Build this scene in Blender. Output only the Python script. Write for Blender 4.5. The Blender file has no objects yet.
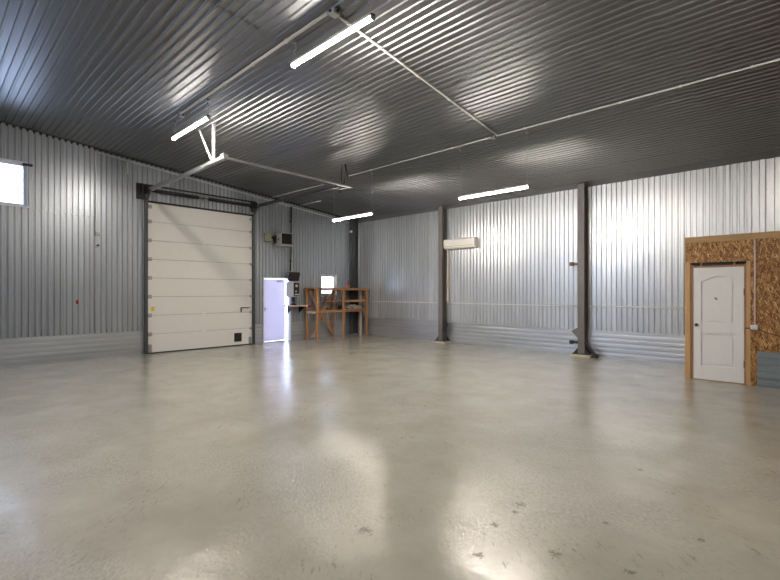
import bpy, bmesh, math, random
from mathutils import Vector, Matrix
random.seed(7)
S = bpy.context.scene
COL = S.collection
PI = math.pi
LX, BY = -12.55, 11.55            # left wall plane, back wall plane
RX, FY = 6.0, -6.5                # walls beyond the camera
H0, SL = 4.28, .092               # ceiling height at the back wall, roof pitch
def CH(y): return H0 + SL*(BY-y)

# ------------------------------------------------------------------ materials
def newmat(name):
    m = bpy.data.materials.new(name); m.use_nodes = True
    nt = m.node_tree; nt.nodes.clear()
    out = nt.nodes.new('ShaderNodeOutputMaterial')
    b = nt.nodes.new('ShaderNodeBsdfPrincipled')
    nt.links.new(b.outputs[0], out.inputs[0])
    return m, nt, b
def N(nt, t, **kw):
    n = nt.nodes.new(t)
    for k, v in kw.items():
        if hasattr(n, k): setattr(n, k, v)
        else: n.inputs[k].default_value = v
    return n
def lk(nt, a, b): nt.links.new(a, b)
def coords(nt, scale=(1,1,1), rot=(0,0,0)):
    tc = N(nt, 'ShaderNodeNewGeometry')
    mp = N(nt, 'ShaderNodeMapping'); mp.inputs['Scale'].default_value = scale; mp.inputs['Rotation'].default_value = rot
    if any(rot):
        m0 = N(nt, 'ShaderNodeMapping'); m0.inputs['Rotation'].default_value = rot; lk(nt, tc.outputs['Position'], m0.inputs[0])
        mp.inputs['Rotation'].default_value = (0, 0, 0); lk(nt, m0.outputs[0], mp.inputs[0])
    else: lk(nt, tc.outputs['Position'], mp.inputs[0])
    return mp.outputs[0]
def ramp(nt, fac, stops):
    r = N(nt, 'ShaderNodeValToRGB'); e = r.color_ramp.elements
    while len(e) < len(stops): e.new(.5)
    for i, (p, c) in enumerate(stops):
        e[i].position = p; e[i].color = (*c, 1) if len(c) == 3 else c
    lk(nt, fac, r.inputs[0]); return r.outputs[0]
def math_(nt, op, a, b=None, c=None):
    n = N(nt, 'ShaderNodeMath', operation=op)
    for i, v in enumerate((a, b, c)):
        if v is None: continue
        if isinstance(v, (int, float)): n.inputs[i].default_value = v
        else: lk(nt, v, n.inputs[i])
    return n.outputs[0]
def mixc(nt, f, a, b, mode='MIX'):
    n = N(nt, 'ShaderNodeMix', data_type='RGBA', blend_type=mode)
    for i, v in ((0, f), (6, a), (7, b)):
        if isinstance(v, (int, float)): n.inputs[i].default_value = v
        elif isinstance(v, tuple): n.inputs[i].default_value = (*v, 1)
        else: lk(nt, v, n.inputs[i])
    return n.outputs[2]
def noise(nt, vec, scale, detail=4, rough=.55):
    n = N(nt, 'ShaderNodeTexNoise'); n.inputs['Scale'].default_value = scale
    n.inputs['Detail'].default_value = detail; n.inputs['Roughness'].default_value = rough
    lk(nt, vec, n.inputs['Vector']); return n.outputs['Fac']
def bump(nt, b, h, strength, dist=.01):
    n = N(nt, 'ShaderNodeBump'); n.inputs['Strength'].default_value = strength; n.inputs['Distance'].default_value = dist
    lk(nt, h, n.inputs['Height']); lk(nt, n.outputs[0], b.inputs['Normal'])
def plain(name, col, rough=.5, metal=0., var=.06, bmp=0.):
    m, nt, b = newmat(name)
    v = coords(nt); f = noise(nt, v, 9, 4)
    lo = tuple(c*(1-var) for c in col); hi = tuple(min(1, c*(1+var)) for c in col)
    lk(nt, ramp(nt, f, [(.3, lo), (.7, hi)]), b.inputs['Base Color'])
    b.inputs['Roughness'].default_value = rough; b.inputs['Metallic'].default_value = metal
    if bmp: bump(nt, b, noise(nt, v, 60, 3), bmp, .004)
    return m
def sheet(name, axis, col, rough=.36, metal=.85, width=1.15, tone=.1, wav=.25, phase=0., stain=.12, wd=.012):
    """galvanised or painted steel sheets lapped every `width` metres"""
    m, nt, b = newmat(name)
    g = N(nt, 'ShaderNodeNewGeometry'); sx = N(nt, 'ShaderNodeSeparateXYZ'); lk(nt, g.outputs['Position'], sx.inputs[0])
    a = sx.outputs[axis]
    idx = math_(nt, 'FLOOR', math_(nt, 'DIVIDE', math_(nt, 'ADD', a, phase), width))
    wn = N(nt, 'ShaderNodeTexWhiteNoise', noise_dimensions='1D'); lk(nt, idx, wn.inputs['W'])
    t = math_(nt, 'MULTIPLY_ADD', wn.outputs[0], 2*tone, 1-tone)
    v = coords(nt)
    spang = noise(nt, v, 38, 3, .7)
    st = coords(nt, (5, 5, .5)) if axis != 2 else coords(nt, (.5, .5, 5))
    streak = noise(nt, st, 1.5, 4, .6)
    k = math_(nt, 'MULTIPLY_ADD', spang, .16, .92)
    k2 = math_(nt, 'MULTIPLY_ADD', streak, 2*stain, 1-stain)
    tot = math_(nt, 'MULTIPLY', math_(nt, 'MULTIPLY', t, k), k2)
    vm = N(nt, 'ShaderNodeVectorMath', operation='SCALE'); vm.inputs[0].default_value = col; lk(nt, tot, vm.inputs['Scale'])
    lk(nt, vm.outputs[0], b.inputs['Base Color'])
    b.inputs['Metallic'].default_value = metal
    lk(nt, math_(nt, 'MULTIPLY_ADD', streak, .14, rough-.07), b.inputs['Roughness'])
    bump(nt, b, noise(nt, v, 2.6, 2, .4), wav, wd)
    return m
def emis(name, col, st):
    m, nt, b = newmat(name)
    b.inputs['Base Color'].default_value = (.9, .9, .88, 1)
    b.inputs['Emission Color'].default_value = (*col, 1); b.inputs['Emission Strength'].default_value = st
    return m
def wood(name, c1, c2, axis=2, rough=.6):
    m, nt, b = newmat(name)
    sc = [14, 14, 14]; sc[axis] = 1.2
    v = coords(nt, tuple(sc)); f = noise(nt, v, 2.2, 6, .6)
    lk(nt, ramp(nt, f, [(.3, c1), (.7, c2)]), b.inputs['Base Color'])
    b.inputs['Roughness'].default_value = rough
    bump(nt, b, f, .2, .003); return m
def osb():
    m, nt, b = newmat('osb_board')
    base = None
    for i, (rot, s) in enumerate(((.5, 1), (-.6, 1.1), (1.35, .9), (-1.2, 1.15))):
        v = coords(nt, (13*s, 13*s, 62*s), (0, rot, 0))
        vo = N(nt, 'ShaderNodeTexVoronoi'); vo.inputs['Scale'].default_value = 1.; lk(nt, v, vo.inputs['Vector'])
        se = N(nt, 'ShaderNodeSeparateColor'); lk(nt, vo.outputs['Color'], se.inputs[0])
        c = ramp(nt, se.outputs[0], [(0., (.11, .04, .009)), (.3, (.25, .108, .026)), (.6, (.38, .18, .052)), (.9, (.56, .31, .11)), (1., (.74, .50, .24))])
        if base is None: base = c
        else:
            f = math_(nt, 'GREATER_THAN', se.outputs[1], .5)
            base = mixc(nt, f, base, c)
    lk(nt, base, b.inputs['Base Color']); b.inputs['Roughness'].default_value = .55
    bw = N(nt, 'ShaderNodeRGBToBW'); lk(nt, base, bw.inputs[0]); bump(nt, b, bw.outputs[0], .3, .004)
    return m
def floor_mat():
    m, nt, b = newmat('painted_concrete')
    v = coords(nt)
    big = noise(nt, v, .35, 5, .6); mid = noise(nt, v, 1.7, 6, .65)
    c = ramp(nt, big, [(.3, (.355, .335, .285)), (.7, (.435, .415, .36))])
    c = mixc(nt, .45, c, ramp(nt, mid, [(.3, (.30, .283, .24)), (.68, (.50, .478, .42))]))
    # trowel and tyre scuffs
    sv = coords(nt, (.55, 3.2, 1), (0, 0, .62)); sc = noise(nt, sv, 7.5, 10, .78)
    scm = ramp(nt, sc, [(.62, (0, 0, 0)), (.72, (1, 1, 1))])
    c = mixc(nt, math_(nt, 'MULTIPLY', math_(nt, 'MULTIPLY', scm, .75), ramp(nt, noise(nt, v, .9, 3), [(.35, (0, 0, 0)), (.6, (1, 1, 1))])), c, (.22, .20, .16))
    lt = noise(nt, coords(nt, (1.3, 2.6, 1), (0, 0, .5)), 5.1, 7, .75)
    ltm = ramp(nt, lt, [(.66, (0, 0, 0)), (.74, (1, 1, 1))])
    c = mixc(nt, math_(nt, 'MULTIPLY', ltm, .06), c, (.66, .64, .58))
    fs = noise(nt, coords(nt, (2.5, 9, 1), (0, 0, .75)), 3.0, 10, .8)
    fm = math_(nt, 'MULTIPLY', ramp(nt, fs, [(.56, (0, 0, 0)), (.60, (1, 1, 1))]), ramp(nt, noise(nt, v, 1.3, 4), [(.47, (0, 0, 0)), (.58, (1, 1, 1))]))
    c = mixc(nt, math_(nt, 'MULTIPLY', fm, .7), c, (.14, .155, .125))
    gm = ramp(nt, noise(nt, v, .75, 4), [(.46, (0, 0, 0)), (.56, (1, 1, 1))])
    gc = ramp(nt, noise(nt, coords(nt, (1, 1.8, 1), (0, 0, .6)), 26, 6, .75), [(.38, (.28, .265, .225)), (.6, (.52, .50, .44))])
    c = mixc(nt, math_(nt, 'MULTIPLY', gm, .42), c, gc)
    # chips broken out of the paint
    geo = N(nt, 'ShaderNodeNewGeometry')
    dn = noise(nt, v, 30, 6, .8)
    chips = None
    for (x, y, r) in CHIPS:
        d = N(nt, 'ShaderNodeVectorMath', operation='DISTANCE'); lk(nt, geo.outputs['Position'], d.inputs[0]); d.inputs[1].default_value = (x, y, 0)
        q = math_(nt, 'DIVIDE', d.outputs['Value'], r)
        q = math_(nt, 'SUBTRACT', 1.0, q)
        q = math_(nt, 'MULTIPLY_ADD', math_(nt, 'SUBTRACT', dn, .5), 4.5, q)
        q = math_(nt, 'MULTIPLY', math_(nt, 'GREATER_THAN', q, .62), math_(nt, 'LESS_THAN', d.outputs['Value'], r*1.4))
        chips = q if chips is None else math_(nt, 'MAXIMUM', chips, q)
    c = mixc(nt, math_(nt, 'MULTIPLY', chips, .85), c, (.09, .08, .06))
    # sawn joint near the gate
    dt = N(nt, 'ShaderNodeVectorMath', operation='DOT_PRODUCT'); lk(nt, geo.outputs['Position'], dt.inputs[0])
    (x0, y0), (x1, y1) = JOINT; L = math.hypot(x1-x0, y1-y0); nx, ny = -(y1-y0)/L, (x1-x0)/L
    dt.inputs[1].default_value = (nx, ny, 0)
    dd = math_(nt, 'ABSOLUTE', math_(nt, 'SUBTRACT', dt.outputs['Value'], nx*x0+ny*y0))
    se = N(nt, 'ShaderNodeSeparateXYZ'); lk(nt, geo.outputs['Position'], se.inputs[0])
    jm = math_(nt, 'MULTIPLY', math_(nt, 'LESS_THAN', dd, .012), math_(nt, 'GREATER_THAN', noise(nt, v, 3.5, 4), .46))
    c = mixc(nt, math_(nt, 'MULTIPLY', jm, .45), c, (.11, .10, .08))
    lk(nt, c, b.inputs['Base Color'])
    r = math_(nt, 'MULTIPLY_ADD', mid, .22, .05)
    lk(nt, math_(nt, 'ADD', r, math_(nt, 'MULTIPLY', chips, .4)), b.inputs['Roughness'])
    b.inputs['Specular IOR Level'].default_value = .62
    fine = noise(nt, v, 42, 5, .7)
    patch = ramp(nt, noise(nt, v, .8, 3), [(.42, (.1, .1, .1)), (.62, (1, 1, 1))])
    h = math_(nt, 'MULTIPLY', fine, patch)
    h = math_(nt, 'ADD', math_(nt, 'MULTIPLY', h, .6), math_(nt, 'MULTIPLY', noise(nt, v, 4.5, 5, .65), .55))
    h = math_(nt, 'SUBTRACT', h, math_(nt, 'MULTIPLY', chips, .6))
    bn = N(nt, 'ShaderNodeBump'); bn.inputs['Strength'].default_value = .38; bn.inputs['Distance'].default_value = .014; lk(nt, h, bn.inputs['Height'])
    grit = math_(nt, 'MULTIPLY', noise(nt, coords(nt, (1, 1.8, 1), (0, 0, .6)), 26, 6, .75), ramp(nt, noise(nt, v, .75, 4), [(.46, (.0, .0, .0)), (.62, (1, 1, 1))]))
    b2 = N(nt, 'ShaderNodeBump'); b2.inputs['Strength'].default_value = .5; b2.inputs['Distance'].default_value = .009; lk(nt, grit, b2.inputs['Height']); lk(nt, bn.outputs[0], b2.inputs['Normal'])
    lk(nt, b2.outputs[0], b.inputs['Normal'])
    return m
def glass_mat():
    m = bpy.data.materials.new('window_glass'); m.use_nodes = True; nt = m.node_tree; nt.nodes.clear()
    o = N(nt, 'ShaderNodeOutputMaterial'); mx = N(nt, 'ShaderNodeMixShader'); t = N(nt, 'ShaderNodeBsdfTransparent'); g = N(nt, 'ShaderNodeBsdfGlossy')
    g.inputs['Roughness'].default_value = .03; t.inputs[0].default_value = (.95, .97, .98, 1)
    fr = N(nt, 'ShaderNodeFresnel'); fr.inputs[0].default_value = 1.45
    lk(nt, fr.outputs[0], mx.inputs[0]); lk(nt, t.outputs[0], mx.inputs[1]); lk(nt, g.outputs[0], mx.inputs[2]); lk(nt, mx.outputs[0], o.inputs[0]); return m
def translucent_mat():
    m = bpy.data.materials.new('glow_through_leaf'); m.use_nodes = True; nt = m.node_tree; nt.nodes.clear()
    o = N(nt, 'ShaderNodeOutputMaterial'); mx = N(nt, 'ShaderNodeMixShader'); t = N(nt, 'ShaderNodeBsdfTranslucent'); g = N(nt, 'ShaderNodeBsdfPrincipled')
    g.inputs['Roughness'].default_value = .45; g.inputs['Base Color'].default_value = (.78, .77, .84, 1); t.inputs[0].default_value = (.68, .63, .70, 1)
    mx.inputs[0].default_value = .35  # translucency added so that daylight brightens the leaf
    lk(nt, g.outputs[0], mx.inputs[1]); lk(nt, t.outputs[0], mx.inputs[2]); lk(nt, mx.outputs[0], o.inputs[0]); return m

CHIPS = [ (-1.486, 2.340, 0.056), (-1.593, 2.721, 0.056), (-1.151, 2.687, 0.080), (-0.766, 2.796, 0.056), (-1.606, 3.106, 0.080), (-1.581, 2.982, 0.048), (-1.140, 4.460, 0.048), (-0.538, 3.468, 0.056), (-1.054, 3.270, 0.048), (-2.192, 2.062, 0.096), (-1.510, 8.844, 0.048) ]
JOINT = ((-10.116, 3.367), (-9.922, 4.664))

# ------------------------------------------------------------------ mesh helpers
class MB:
    def __init__(s): s.bm = bmesh.new()
    def box(s, x0, x1, y0, y1, z0, z1, bev=0., M=None):
        t = bmesh.new(); bmesh.ops.create_cube(t, size=1)
        for v in t.verts: v.co = Vector(((x0+x1)/2+v.co.x*(x1-x0), (y0+y1)/2+v.co.y*(y1-y0), (z0+z1)/2+v.co.z*(z1-z0)))
        if bev: bmesh.ops.bevel(t, geom=list(t.edges), offset=bev, segments=2, affect='EDGES', profile=.5)
        return s._add(t, M)
    def _add(s, t, M=None):
        if M is not None: bmesh.ops.transform(t, matrix=M, verts=t.verts)
        me = bpy.data.meshes.new('tmp'); t.to_mesh(me); t.free(); s.bm.from_mesh(me); bpy.data.meshes.remove(me); return s
    def beam(s, a, b, w, d, up=(0,0,1), bev=0.):
        """rectangular bar from a to b, w across, d along `up`"""
        a, b = Vector(a), Vector(b); z = (b-a); L = z.length; z.normalize()
        u = Vector(up); x = u.cross(z)
        if x.length < 1e-4: x = Vector((1,0,0)).cross(z)
        x.normalize(); y = z.cross(x)
        M = Matrix(((x.x, y.x, z.x, a.x), (x.y, y.y, z.y, a.y), (x.z, y.z, z.z, a.z), (0,0,0,1)))
        return s.box(-w/2, w/2, -d/2, d/2, 0, L, bev, M)
    def cyl(s, a, b, r, n=12, r2=None):
        a, b = Vector(a), Vector(b); t = bmesh.new(); d = b-a
        bmesh.ops.create_cone(t, cap_ends=True, segments=n, radius1=r, radius2=r if r2 is None else r2, depth=d.length)
        M = Matrix.Translation((a+b)/2) @ d.to_track_quat('Z', 'Y').to_matrix().to_4x4()
        for f in t.faces: f.smooth = len(f.verts) == 4
        return s._add(t, M)
    def tube(s, pts, r, n=8, closed=False):
        pts = [Vector(p) for p in pts]; t = bmesh.new(); rings = []; m = len(pts)
        up = Vector((0,0,1)); prev = None
        for i, p in enumerate(pts):
            if closed: d = pts[(i+1) % m]-pts[i-1]
            else: d = pts[min(i+1, m-1)]-pts[max(i-1, 0)]
            d.normalize()
            if prev is None:
                x = d.cross(up)
                if x.length < .05: x = d.cross(Vector((1,0,0)))
            else: x = prev - d*prev.dot(d)
            x.normalize(); prev = x; y = d.cross(x)
            rings.append([t.verts.new(p + (x*math.cos(k*2*PI/n)+y*math.sin(k*2*PI/n))*r) for k in range(n)])
        for i in range(m if closed else m-1):
            A, B = rings[i], rings[(i+1) % m]
            for k in range(n):
                f = t.faces.new((A[k], A[(k+1) % n], B[(k+1) % n], B[k])); f.smooth = True
        if not closed: t.faces.new(rings[0][::-1]); t.faces.new(rings[-1])
        bmesh.ops.recalc_face_normals(t, faces=t.faces)
        return s._add(t)
    def prism(s, pts, ext, bev=0.):
        """polygon (3-D points) extruded by vector ext"""
        t = bmesh.new(); e = Vector(ext)
        A = [t.verts.new(Vector(p)) for p in pts]; B = [t.verts.new(Vector(p)+e) for p in pts]; n = len(pts)
        t.faces.new(A[::-1]); t.faces.new(B)
        for i in range(n): t.faces.new((A[i], A[(i+1) % n], B[(i+1) % n], B[i]))
        bmesh.ops.recalc_face_normals(t, faces=t.faces)
        if bev: bmesh.ops.bevel(t, geom=list(t.edges), offset=bev, segments=2, affect='EDGES')
        return s._add(t)
    def quad(s, *pts):
        s.bm.faces.new([s.bm.verts.new(p) for p in pts]); return s
    def lathe(s, c, prof, n=16):
        t = bmesh.new(); rings = []
        for r, z in prof: rings.append([t.verts.new((c[0]+r*math.cos(k*2*PI/n), c[1]+r*math.sin(k*2*PI/n), c[2]+z)) for k in range(n)])
        for A, B in zip(rings, rings[1:]):
            for k in range(n):
                f = t.faces.new((A[k], A[(k+1) % n], B[(k+1) % n], B[k])); f.smooth = True
        t.faces.new(rings[0][::-1]); t.faces.new(rings[-1]); return s._add(t)
    def build(s, name, mat, parent=None):
        me = bpy.data.meshes.new(name)
        if parent is not None:
            o0 = parent['_o']; off = Vector(o0)
            for v in s.bm.verts: v.co -= off
        s.bm.to_mesh(me); s.bm.free(); me.materials.append(mat)
        o = bpy.data.objects.new(name, me); COL.objects.link(o)
        if parent is not None: o.parent = parent; o['_o'] = parent['_o']
        else: o['_o'] = (0., 0., 0.)
        return o
def tag(o, label=None, cat=None, group=None, kind=None):
    if label: o['label'] = label
    if cat: o['category'] = cat
    if group: o['group'] = group
    if kind: o['kind'] = kind
    return o
def root(name, loc, label=None, cat=None, group=None, kind=None):
    o = bpy.data.objects.new(name, None); o.location = loc; o['_o'] = tuple(map(float, loc)); o.empty_display_size = .1
    COL.objects.link(o); return tag(o, label, cat, group, kind)
def struct(o, label=None): return tag(o, label, kind='structure')
def solo(o, origin):
    """move a one-mesh thing's origin to its base"""
    v = Vector(origin)
    for p in o.data.vertices: p.co -= v
    o.location = v; return o
def copy_tree(o, dloc=(0,0,0), parent=None):
    c = o.copy(); COL.objects.link(c)
    if parent is not None: c.parent = parent
    else: c.location = o.location + Vector(dloc)
    for ch in list(o.children): copy_tree(ch, parent=c)
    return c

# profile of ribbed sheet along an axis: list of (s, depth)
WALL = dict(p=.115, prof=[(0, 0), (.030, 0), (.043, 1), (.101, 1), (.114, 0)], d=.028)
CEIL = dict(p=.115, prof=[(0, 0), (.074, 0), (.085, 1), (.101, 1), (.112, 0)], d=.018)
def profile(a0, a1, P, depth=None, ph=0.):
    d = P['d'] if depth is None else depth
    def val(s):
        u = (s-ph) % P['p']; pr = P['prof']+[(P['p'], 0)]
        for (s0, v0), (s1, v1) in zip(pr, pr[1:]):
            if s0 <= u <= s1: return d*(v0+(v1-v0)*(u-s0)/max(1e-9, s1-s0))
        return 0
    out = [(a0, val(a0))]
    k = math.floor((a0-ph)/P['p'])-1
    while k*P['p']+ph < a1+P['p']:
        for s, v in P['prof']:
            q = k*P['p']+ph+s
            if a0+1e-4 < q < a1-1e-4: out.append((q, v*d))
        k += 1
    out.append((a1, val(a1))); return out
def strip(mb, rows):
    """rows: list of lists of points, lofted"""
    R = [[mb.bm.verts.new(p) for p in r] for r in rows]
    for A, B in zip(R, R[1:]):
        for i in range(len(A)-1): mb.bm.faces.new((A[i], A[i+1], B[i+1], B[i]))
def corr_left(mb, y0, y1, z0, z1, off=0., top=False, depth=None):
    pr = profile(y0, y1, WALL, depth)
    strip(mb, [[(LX+off+d, s, z0) for s, d in pr], [(LX+off+d, s, CH(s)+.02 if top else z1) for s, d in pr]])
def corr_back(mb, x0, x1, z0, z1, off=0., depth=None, P=WALL):
    pr = profile(x0, x1, P, depth)
    strip(mb, [[(s, BY-off-d, z0) for s, d in pr], [(s, BY-off-d, z1) for s, d in pr]])
def band_left(mb, y0, y1, z0, z1, off, depth):
    pr = profile(z0, z1, WALL, depth)
    strip(mb, [[(LX+off+d, y0, s) for s, d in pr], [(LX+off+d, y1, s) for s, d in pr]])
def band_back(mb, x0, x1, z0, z1, off, depth):
    pr = profile(z0, z1, WALL, depth)
    strip(mb, [[(x0, BY-off-d, s) for s, d in pr], [(x1, BY-off-d, s) for s, d in pr]])

# ------------------------------------------------------------------ palette
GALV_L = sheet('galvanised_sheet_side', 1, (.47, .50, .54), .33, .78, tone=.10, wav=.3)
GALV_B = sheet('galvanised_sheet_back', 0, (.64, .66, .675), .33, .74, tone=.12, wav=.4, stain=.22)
BAND = sheet('galvanised_band', 2, (.56, .585, .615), .36, .8, width=9, tone=.02, wav=.25, stain=.22)
CEILM = sheet('painted_ceiling_sheet', 1, (.255, .26, .272), .38, .88, tone=.05, wav=.1, stain=.05, wd=.006)
FLOORM = floor_mat()
DARK = plain('dark_steel', (.045, .045, .048), .45, .5)
COLM = plain('column_primer', (.17, .155, .15), .55, .2, .1)
RAIL = plain('galvanised_rail', (.42, .42, .42), .4, .8)
TRACK = plain('door_track_steel', (.10, .105, .11), .42, .7)
WHITE = plain('white_enamel', (.82, .81, .80), .38, 0, .01)
GATE = plain('gate_panel_enamel', (.78, .755, .72), .45, 0, .012)
CONDUIT = plain('white_plastic_conduit', (.86, .85, .82), .4, 0, .02)
BLACK = plain('black_plastic', (.012, .012, .013), .4)
BEIGE = plain('beige_plastic', (.62, .57, .48), .45)
ACM = plain('air_conditioner_shell', (.88, .85, .80), .4, 0, .02)
OLIVE = plain('pale_olive_box', (.33, .34, .24), .5)
HEATM = plain('heater_grey_paint', (.50, .50, .46), .45, .1)
GREYBOX = plain('grey_box_paint', (.55, .56, .57), .45)
RED = plain('red_plastic', (.42, .03, .035), .4)
ORANGE = plain('orange_plastic', (.62, .20, .06), .45)
YELLOW = plain('yellow_sticker', (.72, .58, .05), .5)
RUST = plain('rusty_bracket', (.13, .06, .035), .7)
PAD = plain('grout_pad', (.55, .50, .40), .8, 0, .15, .4)
CLOTH = plain('grey_bundle', (.36, .33, .31), .8, 0, .5, .5)
PVC = plain('window_frame_plastic', (.74, .75, .80), .4)
OSBM = osb()
PINE = wood('pine_timber', (.50, .29, .12), (.62, .39, .18), 2)
PINEX = wood('pine_beam', (.40, .235, .10), (.52, .33, .15), 0)
RACKW = wood('rack_timber', (.36, .17, .07), (.50, .26, .11), 2)
RACKH = wood('rack_board', (.34, .165, .07), (.50, .27, .12), 1)
PALEW = wood('pale_board', (.62, .50, .36), (.74, .62, .46), 1)
GLASS = glass_mat()
LEAF = translucent_mat()
LED = emis('led_diffuser', (1., .915, .81), 190.)
GROUND = plain('outside_paving', (.55, .55, .54), .8)

# ------------------------------------------------------------------ shell
m = MB(); m.quad((LX-.3, FY, 0), (RX, FY, 0), (RX, BY+.3, 0), (LX-.3, BY+.3, 0)); struct(m.build('floor', FLOORM))
m = MB(); m.quad((-60, -60, -.06), (40, -60, -.06), (40, 45, -.06), (-60, 45, -.06)); struct(m.build('ground', GROUND))
# ceiling: sheets between the lap joints
m = MB(); pr = profile(FY-.1, BY+.1, CEIL)
xs = [LX-.1, -9.35, -5.33, -1.3, 2.7, RX+.1]
for i, (x0, x1) in enumerate(zip(xs, xs[1:])):
    o = .006 if i % 2 else 0.
    e = .03; o *= 1.6
    def zz(s, d): 
        k = 1 if int(math.floor(s/1.15)) % 2 else 0
        return CH(s)-d-o-.007*k
    strip(m, [[(x0-(e if o else 0), s, zz(s, d)) for s, d in pr], [(x1+(e if o else 0), s, zz(s, d)) for s, d in pr]])
m.prism([(LX-.2, FY-.2, CH(FY-.2)+.03), (RX+.2, FY-.2, CH(FY-.2)+.03), (RX+.2, BY+.2, CH(BY+.2)+.03), (LX-.2, BY+.2, CH(BY+.2)+.03)], (0, 0, .12))
struct(m.build('ceiling', CEILM))

W1 = (-.55, 1.62, 3.47, 4.42)      # big window y0 y1 z0 z1
W2 = (9.68, 10.36, 1.50, 2.20)     # small window
ADDED_W3 = (-5.0, -2.8, 3.47, 4.42)  # unseen window, added to bring more daylight into the room
D2 = (7.40, 8.44, 0., 2.07)        # side doorway
GD = (4.07, 6.97, 0., 3.93)        # gate
m = MB(); ZB = .60
# lower and upper sheets left of the vertical joint at y 2.9 (joint between them at z 3.40)
corr_left(m, FY, 2.90, ZB, 3.405)
for a, b in ((FY, ADDED_W3[0]), (ADDED_W3[1], W1[0]), (W1[1], 2.915)): corr_left(m, a, b, 3.39, 0, .014, top=True)
for w in (W1, ADDED_W3):
    corr_left(m, w[0], w[1], 3.39, w[2], .014); corr_left(m, w[0], w[1], w[3], 0, .014, top=True)
corr_left(m, 2.90, GD[0], ZB, 0, 0, top=True)
corr_left(m, GD[0], GD[1], GD[3], 0, 0, top=True)
corr_left(m, GD[1], D2[0], ZB, 0, 0, top=True)
corr_left(m, D2[0], D2[1], D2[3], 0, 0, top=True)
corr_left(m, D2[1], W2[0], ZB, 0, 0, top=True)
corr_left(m, W2[0], W2[1], ZB, W2[2]); corr_left(m, W2[0], W2[1], W2[3], 0, 0, top=True)
corr_left(m, W2[1], BY+.02, ZB, 0, 0, top=True)
def back_left(y0, y1, z0, z1): m.box(LX-.16, LX-.004, y0, y1, z0, z1)
ops = sorted([W1, W2, ADDED_W3, D2], key=lambda w: w[0]); yy = FY-.1
for w in ops:
    back_left(yy, w[0], 0, CH(yy)+.1); back_left(w[0], w[1], 0, w[2]) if w[2] > 0 else None; back_left(w[0], w[1], w[3], CH(w[0])+.1); yy = w[1]
back_left(yy, BY+.2, 0, CH(yy)+.1)
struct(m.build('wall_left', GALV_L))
m = MB(); corr_back(m, LX-.02, -2.05, ZB+.04, H0+.05); corr_back(m, -2.05, -.9, ZB+.04, H0+.05, .012, .019)
corr_back(m, -.9, RX, ZB+.04, H0+.05, .006, .024, dict(p=.23, prof=[(0,0),(.11,0),(.125,1),(.205,1),(.22,0)], d=.024))
m.box(LX-.16, RX+.1, BY+.004, BY+.12, 0, H0+.1)
struct(m.build('wall_back', GALV_B))
m = MB(); pr = profile(FY, BY, WALL)
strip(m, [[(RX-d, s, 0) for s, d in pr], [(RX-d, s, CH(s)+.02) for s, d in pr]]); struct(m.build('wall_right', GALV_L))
ADDED_FW = ((-11.2, -8.0, 2.5, 4.3),)  # window opening added behind the camera to light the room
m = MB(); xx = LX
def cf(x0, x1, z0, z1):
    pr = profile(x0, x1, WALL); strip(m, [[(s, FY+d, z0) for s, d in pr], [(s, FY+d, z1) for s, d in pr]]); m.box(x0, x1, FY-.12, FY-.004, z0, z1)
for w in ADDED_FW: cf(xx, w[0], 0, CH(FY)+.02); cf(w[0], w[1], 0, w[2]); cf(w[0], w[1], w[3], CH(FY)+.02); xx = w[1]
cf(xx, RX, 0, CH(FY)+.02)
struct(m.build('wall_front', GALV_B))
# bands of sheet laid sideways along the floor
m = MB()
band_left(m, FY, .95, 0, ZB+.02, .016, .0015); band_left(m, .93, GD[0]-.1, 0, ZB+.01, .020, .0015)
band_left(m, GD[1]+.1, D2[0]-.01, 0, ZB, .016, .006); band_left(m, D2[1]+.01, BY, 0, ZB, .016, .006)
m.box(LX-.01, LX+.03, FY, GD[0]-.1, 0, .012)
struct(m.build('baseboard_left', BAND))
m = MB()
band_back(m, LX, -11.2, 0, ZB+.02, .026, .004); band_back(m, -11.22, -8.6, 0, ZB+.08, .030, .003)
band_back(m, -8.6, -6.1, 0, ZB+.02, .026, .0035); band_back(m, -6.12, -4.2, 0, ZB+.04, .030, .0025); band_back(m, -4.2, RX, 0, ZB+.06, .026, .0025)
struct(m.build('baseboard_back', BAND))
# dark edge strips under the ceiling
m = MB()
def sl(y, dz): return CH(y)+dz
for (y0, y1) in ((FY, BY),):
    m.prism([(LX+.02, y0, sl(y0, -.07)), (LX+.06, y0, sl(y0, -.0)), (LX-.02, y0, sl(y0, .02)), (LX-.02, y0, sl(y0, -.07))], (0, y1-y0, (y0-y1)*SL))
struct(m.build('trim_1', DARK))
m = MB(); pr = profile(LX, RX, WALL, .006)
strip(m, [[(s, BY-.035-d, H0-.05) for s, d in pr], [(s, BY-.36-d, CH(BY-.36)-.02) for s, d in pr]])
strip(m, [[(s, BY-.035-d, H0-.05) for s, d in pr], [(s, BY-.0, H0-.05) for s, d in pr]])
struct(m.build('trim_2', CEILM))
m = MB(); m.box(LX+.014, LX+.034, FY, W1[0]-.02, 3.385, 3.41).box(LX+.014, LX+.034, W1[1], 2.9, 3.385, 3.41).box(LX+.012, LX+.034, 2.89, 2.915, .62, 5.0)
struct(m.build('trim_3', RAIL))

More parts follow.
